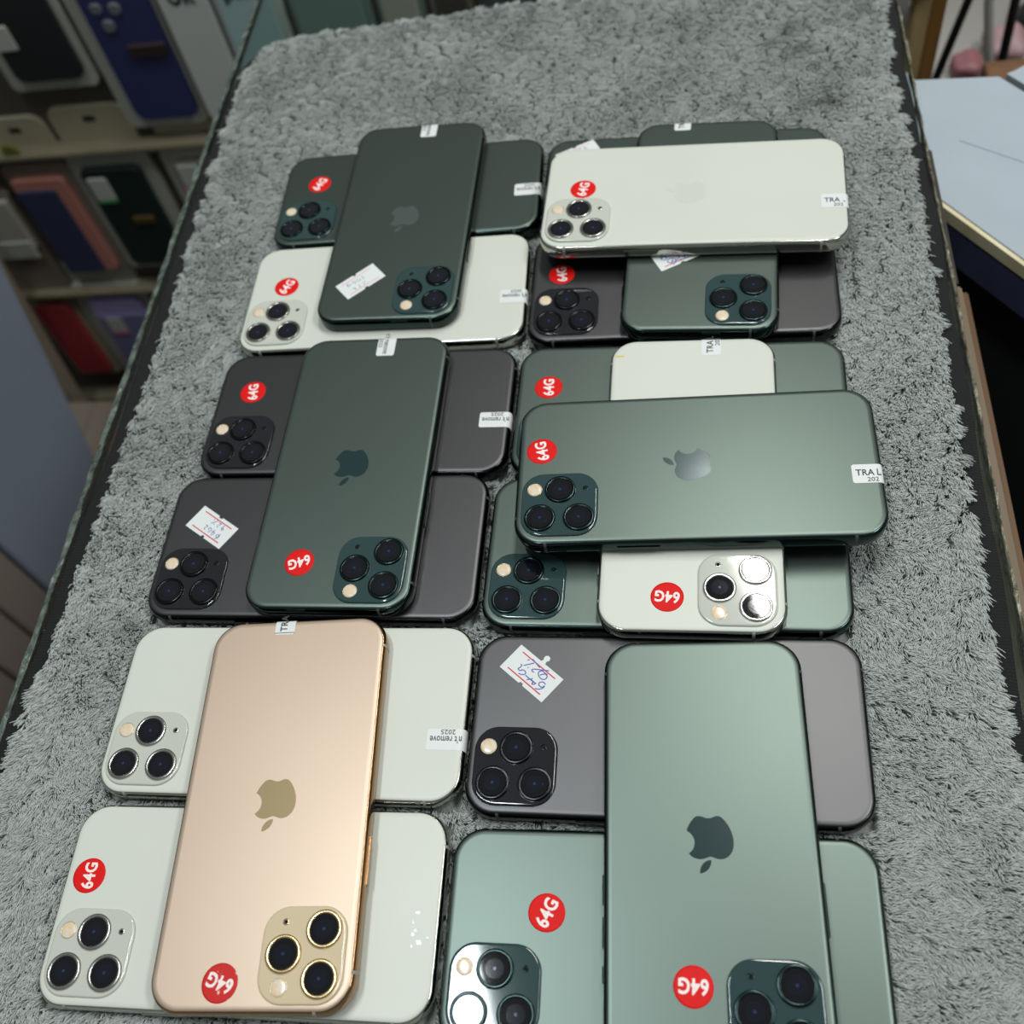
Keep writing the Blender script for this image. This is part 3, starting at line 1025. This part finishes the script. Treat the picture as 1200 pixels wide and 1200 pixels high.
package('black phone-case pack with pale label at the upper left corner', -0.765, -0.655, -0.292, -0.095, M_TRAY, (-0.748, -0.664, -0.276, -0.105, C_BLK, 0.012), header=(-0.06, M_TRAYB),
        bits=(('paper_label', -0.748, -0.722, -0.235, -0.205, 0.003, C_STK),))
package('navy blue phone-case pack with round lens holes hanging beside a black pack', -0.648, -0.548, -0.352, -0.140, M_TRAY, (-0.629, -0.552, -0.337, -0.158, C_NAVY, 0.014), header=(-0.105, M_TRAYB),
        bits=(('lens_hole', -0.618, -0.604, -0.204, -0.191, 0.006, C_LENS), ('lens_hole', -0.597, -0.583, -0.206, -0.192, 0.006, C_LENS), ('lens_hole', -0.612, -0.598, -0.224, -0.210, 0.006, C_LENS),
              ('belly_band', -0.597, -0.553, -0.256, -0.240, 0.003, C_DRKB)))
r_ = package('white phone-case box with black lettering hanging beside navy pack', -0.541, -0.487, -0.345, -0.150, C_WHT, None, depth=0.022, bits=())
tb_ = text_mesh('OR', 20, 30, 0.05)
tx = obj('lettering', tb_, C_BLK, r_, (0, -0.0225, 0.152))
tx.rotation_euler = (math.radians(90), 0, 0)
r_ = package('pale teal phone-case pack with dark green lettering beside white box', -0.486, -0.412, -0.338, -0.150, C_WHT, (-0.478, -0.420, -0.326, -0.155, C_TEAL, 0.010))
tb_ = text_mesh('ph', 18, 26, 0.04)
tx = obj('lettering', tb_, pm('print_dark_teal', 44, 70, 70), r_, (-0.006, -0.0225, 0.14))
tx.rotation_euler = (math.radians(90), 0, 0)
package('salmon-edged navy pack in the second row under black pack', -0.850, -0.756, -0.575, -0.392, C_BRN, (-0.842, -0.768, -0.566, -0.408, C_PINK, 0.008), header=(-0.330, M_TRAYB),
        bits=(('screen_print', -0.842, -0.786, -0.566, -0.424, 0.004, C_BLUE), ('green_dot', -0.822, -0.800, -0.376, -0.352, 0.01, C_OLIVE)))
package('dark green phone-case pack in a pale tray with small white sticker', -0.756, -0.645, -0.572, -0.375, M_TRAY, (-0.743, -0.662, -0.560, -0.400, C_GRN, 0.010), header=(-0.322, M_TRAYB),
        bits=(('sticker', -0.738, -0.711, -0.447, -0.412, 0.004, C_STK), ('sticker_edge', -0.738, -0.711, -0.452, -0.446, 0.002, C_GREENP), ('logo_print', -0.705, -0.676, -0.487, -0.475, 0.003, C_GOLD)))
package('grey and pink phone-case pack peeping out beside the towel edge', -0.632, -0.530, -0.560, -0.385, C_GRY, (-0.618, -0.545, -0.548, -0.398, C_BRN, 0.010), header=(-0.335, M_TRAYB),
        bits=(('sticker', -0.613, -0.585, -0.436, -0.402, 0.004, C_STK), ('sticker_edge', -0.616, -0.582, -0.445, -0.437, 0.002, C_PINKP)))
package('grey and white carton in the second row at the left end', -0.958, -0.862, -0.62, -0.43, C_BRN, (-0.955, -0.866, -0.520, -0.440, C_GRY, 0.003),
        bits=(('white_band', -0.955, -0.868, -0.535, -0.505, 0.002, C_STK),))
package('dark red phone-case pack in the lowest row', -0.952, -0.876, -0.79, -0.618, M_TRAYB, (-0.940, -0.884, -0.778, -0.628, C_RED, 0.012))
package('lavender phone-case pack with hang hole in the lowest row', -0.872, -0.758, -0.795, -0.600, M_TRAY, (-0.850, -0.770, -0.780, -0.622, C_PUR, 0.012), header=(-0.562, M_TRAY),
        bits=(('violet_panel', -0.848, -0.772, -0.778, -0.652, 0.006, C_PUR2), ('sticker', -0.838, -0.812, -0.686, -0.656, 0.004, C_STK), ('sticker_edge', -0.838, -0.812, -0.692, -0.685, 0.002, C_PINKP)))
package('teal phone-case pack seen through the glass behind the towel corner', -0.405, -0.318, -0.42, -0.19, C_TEALD, (-0.398, -0.326, -0.41, -0.20, C_TEALD, 0.012))
package('grey-green pack hanging beside the teal pack behind the towel', -0.312, -0.262, -0.42, -0.19, C_TEALD, (-0.306, -0.268, -0.41, -0.20, C_GRY, 0.008))
package('brown pack hanging behind the towel between grey and slate packs', -0.256, -0.212, -0.42, -0.19, C_BRN, (-0.250, -0.218, -0.41, -0.20, C_DRKB, 0.008))
package('long dark slate pack hanging behind the far towel edge', -0.206, -0.030, -0.42, -0.19, C_SLATE, (-0.198, -0.040, -0.41, -0.20, C_SLATE, 0.008))
# shelf ledges between the rows
M_LEDGE = mat('beige_shelf_ledge', srgb(112, 104, 84), 0.7, noise=(20.0, 0.15))
for zz in (-0.365, -0.598, -0.832):
    t = box('shelf_ledge', -1.08, -0.40, 0.992, 1.02, Z0 + zz - 0.010, Z0 + zz - 0.004, M_LEDGE, None, 0.001)
    tag(t, {-0.365: 'beige shelf ledge under the top row of hanging packs', -0.598: 'beige shelf ledge under the middle row of hanging packs', -0.832: 'beige shelf ledge under the lowest row of packs'}[zz], 'shelf')

ct = empty('carton', (-0.885, 0.875, 0))
tag(ct, 'low brown carton with orange print standing on the floor below the lavender pack', 'carton')
bm = bmesh.new()
box_bm(bm, -0.07, 0.07, -0.055, 0.055, 0.0, 0.085, 0.002)
obj('carton_body', bm_mesh('carton_body', bm), C_BRN, ct)
bm = bmesh.new()
box_bm(bm, -0.068, -0.002, -0.053, 0.053, 0.0851, 0.0868, 0.0005)
box_bm(bm, 0.002, 0.068, -0.053, 0.053, 0.0851, 0.0868, 0.0005)
obj('carton_flap', bm_mesh('carton_flap', bm), C_BRN, ct)
bm = bmesh.new()
box_bm(bm, 0.03, 0.062, -0.045, -0.01, 0.0869, 0.0874)
obj('orange_print', bm_mesh('orange_print', bm), pm('print_orange', 170, 92, 50), ct)

# ------------------------------------------------------------------ side cabinet on the left (plane x = -0.75)
M_PANEL = mat('blue_grey_laminate', srgb(140, 150, 166), 0.35, 0.0, 0.5, noise=(4.0, 0.06))
M_PLANK = mat('grey_brown_laminate', srgb(146, 134, 124), 0.45, noise=(5.0, 0.08))
M_POST = mat('beige_post_paint', srgb(150, 140, 120), 0.6)
cab = empty('side_cabinet', (-0.77, 0.55, 0))
tag(cab, 'low cabinet with blue-grey panel and brown planks standing left of the counter', 'cabinet')


def kpart(o):
    o.parent = cab
    o.matrix_parent_inverse = Matrix.Translation(cab.location).inverted()
    return o


def yz_board(name, poly, x0, x1, m):
    rings = [[(x0, y, Z0 + z) for y, z in poly], [(x1, y, Z0 + z) for y, z in poly]]
    vs, fs = loft(rings)
    bm = bmesh.new()
    me = mesh(name, vs, fs)
    bm.from_mesh(me)
    bmesh.ops.recalc_face_normals(bm, faces=bm.faces)
    bmesh.ops.bevel(bm, geom=list(bm.edges), offset=0.002, segments=2, affect='EDGES')
    bm.to_mesh(me)
    bm.free()
    return kpart(obj(name, me, m))


yz_board('front_panel', [(0.533, -0.85), (0.660, -0.85), (0.722, -0.63), (0.765, -0.49), (0.802, -0.36), (0.83, -0.25), (0.533, -0.25)], -0.78, -0.75, M_PANEL)
for k, (a, b_) in enumerate(((0.475, 0.529), (0.420, 0.471), (0.362, 0.416), (0.304, 0.358), (0.246, 0.300))):
    yz_board('plank', [(a, -0.85), (b_, -0.85), (b_, -0.28), (a, -0.28)], -0.776, -0.752, M_PLANK)
yz_board('carcass', [(0.246, -0.85), (0.64, -0.85), (0.64, -0.27), (0.246, -0.27)], -1.1, -0.785, M_DARK)
po = xz_plate('leaning_board', -0.022, 0.022, 0.0, 0.46, -0.012, 0.012, 0.004, M_POST, None)
po.location = (-0.965, 0.955, Z0 - 0.85)
po.rotation_euler = (0, math.radians(7), 0)
tag(po, 'narrow beige board leaning beside the red pack', 'board')

# ------------------------------------------------------------------ right side: white boards, post, partition
M_BOARD = mat('white_board', srgb(162, 173, 181), 0.55, noise=(30.0, 0.03), bump=(500, 0.15, 0.001))
M_BEDGE = wood('yellowed_board_edge', srgb(226, 218, 188), srgb(196, 182, 138), (30, 30, 3))
M_NAVYC = mat('navy_cloth', srgb(54, 56, 86), 0.85, noise=(40.0, 0.2))
d_ = np.array([0.58, -0.8146])
p0, p1 = np.array([0.1335, 0.4775]), np.array([0.186, 0.5705])
q0, q1 = p0 + d_ * 0.55, p1 + d_ * 0.55
sb = empty('side_table', (0.36, 0.30, 0))
tag(sb, 'low side table covered with white boards and navy cloth right of the counter', 'table')


def spart(o):
    o.parent = sb
    o.matrix_parent_inverse = Matrix.Translation(sb.location).inverted()
    return o


T0 = -0.050
spart(prism('white_board', [tuple(p0), tuple(q0), tuple(q1), tuple(p1), (0.128, 0.574), (0.1275, 0.485)], Z0 + T0 - 0.0008, Z0 + T0, M_BOARD))
e0 = p0 - np.array([0.0, 0.0005])
spart(prism('board_edge', [tuple(p0 + (0.0004, 0.0004) - np.array([0.8146, 0.58]) * 0.0032), tuple(q0 - np.array([0.8146, 0.58]) * 0.0032), tuple(q1), tuple(p1 - (0.001, 0.001)), (0.129, 0.572), (0.129, 0.486)], Z0 + T0 - 0.0085, Z0 + T0 - 0.0009, M_BEDGE))
nn_ = np.array([0.8146, 0.58])
p2, p3 = p1 + nn_ * 0.004 + d_ * 0.002, p1 + nn_ * 0.11 - d_ * 0.0
spart(prism('white_board', [tuple(p2), tuple(p2 + d_ * 0.5), tuple(p3 + d_ * 0.5), tuple(p3), (0.206, 0.581), (0.196, 0.574)], Z0 + T0 - 0.007, Z0 + T0 + 0.001, M_BOARD))
spart(prism('cloth_valance', [tuple(p0 - nn_ * 0.002 + d_ * 0.003), tuple(q0 - nn_ * 0.002), tuple(q0 + nn_ * 0.006), tuple(p0 + nn_ * 0.006)], Z0 + T0 - 0.033, Z0 + T0 - 0.0086, M_NAVYC))
spart(prism('dark_front', [tuple(p0 + nn_ * 0.012), tuple(q0 + nn_ * 0.012), tuple(q0 + nn_ * 0.02), tuple(p0 + nn_ * 0.02)], 0.0, Z0 + T0 - 0.0087, M_DARK))  # added black sheet standing in for the dark hollow below the boards
spart(prism('seam_line', [(0.156, 0.5155), (0.215, 0.4735), (0.2153, 0.4740), (0.1562, 0.5160)], Z0 + T0, Z0 + T0 + 0.0002, mat('board_seam', srgb(132, 146, 156), 0.7)))

M_POSTL = wood('planed_pine', srgb(168, 140, 92), srgb(190, 164, 116), (60, 60, 3))
ps = empty('wooden_post', (0.20, 0.745, 0))
tag(ps, 'square pine post standing between the towel and the white boards', 'post')
bm = bmesh.new()
box_bm(bm, -0.006, 0.006, -0.008, 0.008, 0.0, Z0 - 0.10, 0.001)
o = obj('pine_shaft', bm_mesh('pine_shaft', bm), M_POSTL, ps)
o.location = (-0.026, 0, 0)
bm = bmesh.new()
box_bm(bm, -0.005, 0.006, -0.008, 0.008, 0.0, Z0 - 0.10, 0.001)
o = obj('brown_batten', bm_mesh('brown_batten', bm), wood('amber_wood', srgb(120, 84, 34), srgb(150, 108, 52), (60, 60, 3)), ps)
o.location = (-0.0148, 0.003, 0)

M_PART = mat('pale_grey_partition', srgb(150, 147, 142), 0.8, noise=(5.0, 0.12))
t = box('wall_right', 0.135, 1.2, 1.03, 1.06, 0.0, Z0 + 0.02, M_PART)
tag(t, kind='structure')
M_BLKM = mat('black_rod_metal', srgb(18, 18, 20), 0.4)
t = tube('black_rod', [(0.130, 0.85, 0.0), (0.224, 0.85, Z0 - 0.251), (0.236, 0.85, Z0 - 0.1815), (0.258, 0.85, Z0 - 0.05)], 0.0036, M_BLKM)
tag(t, 'thin black rod slanting beside the pine post', 'rod')
t = tube('black_rod', [(0.296, 0.85, 0.0), (0.2765, 0.85, Z0 - 0.25), (0.274, 0.85, Z0 - 0.185), (0.270, 0.85, Z0 - 0.05)], 0.0040, M_BLKM)
tag(t, 'steeper black rod standing near the top right corner', 'rod')
M_CABLE = mat('white_cable_jacket', srgb(172, 170, 164), 0.5)
t = tube('cable', [(0.272, 0.826, 0.0), (0.262, 0.826, Z0 - 0.30), (0.259, 0.826, Z0 - 0.23), (0.246, 0.826, Z0 - 0.17), (0.240, 0.826, Z0 - 0.05)], 0.0040, M_CABLE)
tag(t, 'white cable hanging down between the two black rods', 'cable')
t = tube('cable', [(0.262, 1.025, Z0 - 0.45), (0.276, 1.025, Z0 - 0.36), (0.280, 1.025, Z0 - 0.32), (0.268, 1.025, Z0 - 0.26), (0.240, 1.025, Z0 - 0.2)], 0.0022, M_CABLE)
tag(t, 'thin pale cable curling behind the first black rod', 'cable')


def lump(name, c, r, m, label, cat, seed):
    bm = bmesh.new()
    bmesh.ops.create_icosphere(bm, subdivisions=3, radius=1.0)
    rr_ = random.Random(seed)
    ph = [rr_.uniform(0, 6) for _ in range(6)]
    for v in bm.verts:
        k = 1 + 0.09 * math.sin(5 * v.co.x + ph[0]) + 0.09 * math.sin(6 * v.co.y + ph[1]) + 0.07 * math.sin(7 * v.co.z + ph[2])
        v.co = Vector((v.co.x * r[0] * k, v.co.y * r[1] * k, max(v.co.z, -0.75) * r[2] * k))
    o = obj(name, bm_mesh(name, bm, True), m)
    o.location = c
    tag(o, label, cat)
    return o


M_BROWN = wood('brown_shelf_wood', srgb(104, 72, 48), srgb(122, 88, 60), (3, 60, 60))
sh = box('wooden_rail_shelf', 0.250, 0.62, 0.775, 0.815, Z0 - 0.236, Z0 - 0.216, M_BROWN, None, 0.001)
tag(sh, 'brown wooden rail behind the white boards', 'rail')
bx = empty('storage_box', (0.42, 0.950, 0))
tag(bx, 'pale grey storage box standing behind the brown rail', 'box')
bm = bmesh.new()
box_bm(bm, -0.19, 0.19, -0.070, 0.070, 0.0, Z0 - 0.300, 0.002)
obj('box_body', bm_mesh('box_body', bm), M_PART, bx)
bm = bmesh.new()
box_bm(bm, -0.193, 0.193, -0.073, 0.073, Z0 - 0.2995, Z0 - 0.288, 0.002)
obj('box_lid', bm_mesh('box_lid', bm), M_PART, bx)
lump('plastic_bag', (0.262, 0.897, Z0 - 0.279), (0.015, 0.018, 0.012), mat('dusty_pink_plastic', srgb(140, 92, 96), 0.5), 'crumpled dusty pink bag lying on the pale storage box', 'bag', 1)
lump('plastic_bag', (0.300, 0.925, Z0 - 0.277), (0.019, 0.024, 0.014), mat('pale_pink_plastic', srgb(164, 132, 134), 0.5), 'crumpled pale pink bag beside the steeper black rod', 'bag', 2)
lump('cloth_bundle', (0.334, 0.955, Z0 - 0.270), (0.020, 0.020, 0.024), mat('charcoal_cloth', srgb(44, 42, 44), 0.9), 'charcoal cloth bundle on the box by the pale pink bag', 'cloth', 3)
lump('cloth_bundle', (0.172, 0.745, Z0 - 0.092), (0.018, 0.012, 0.010), mat('white_cloth', srgb(170, 174, 170), 0.9), 'small white cloth lying on top of the pine post', 'cloth', 4)
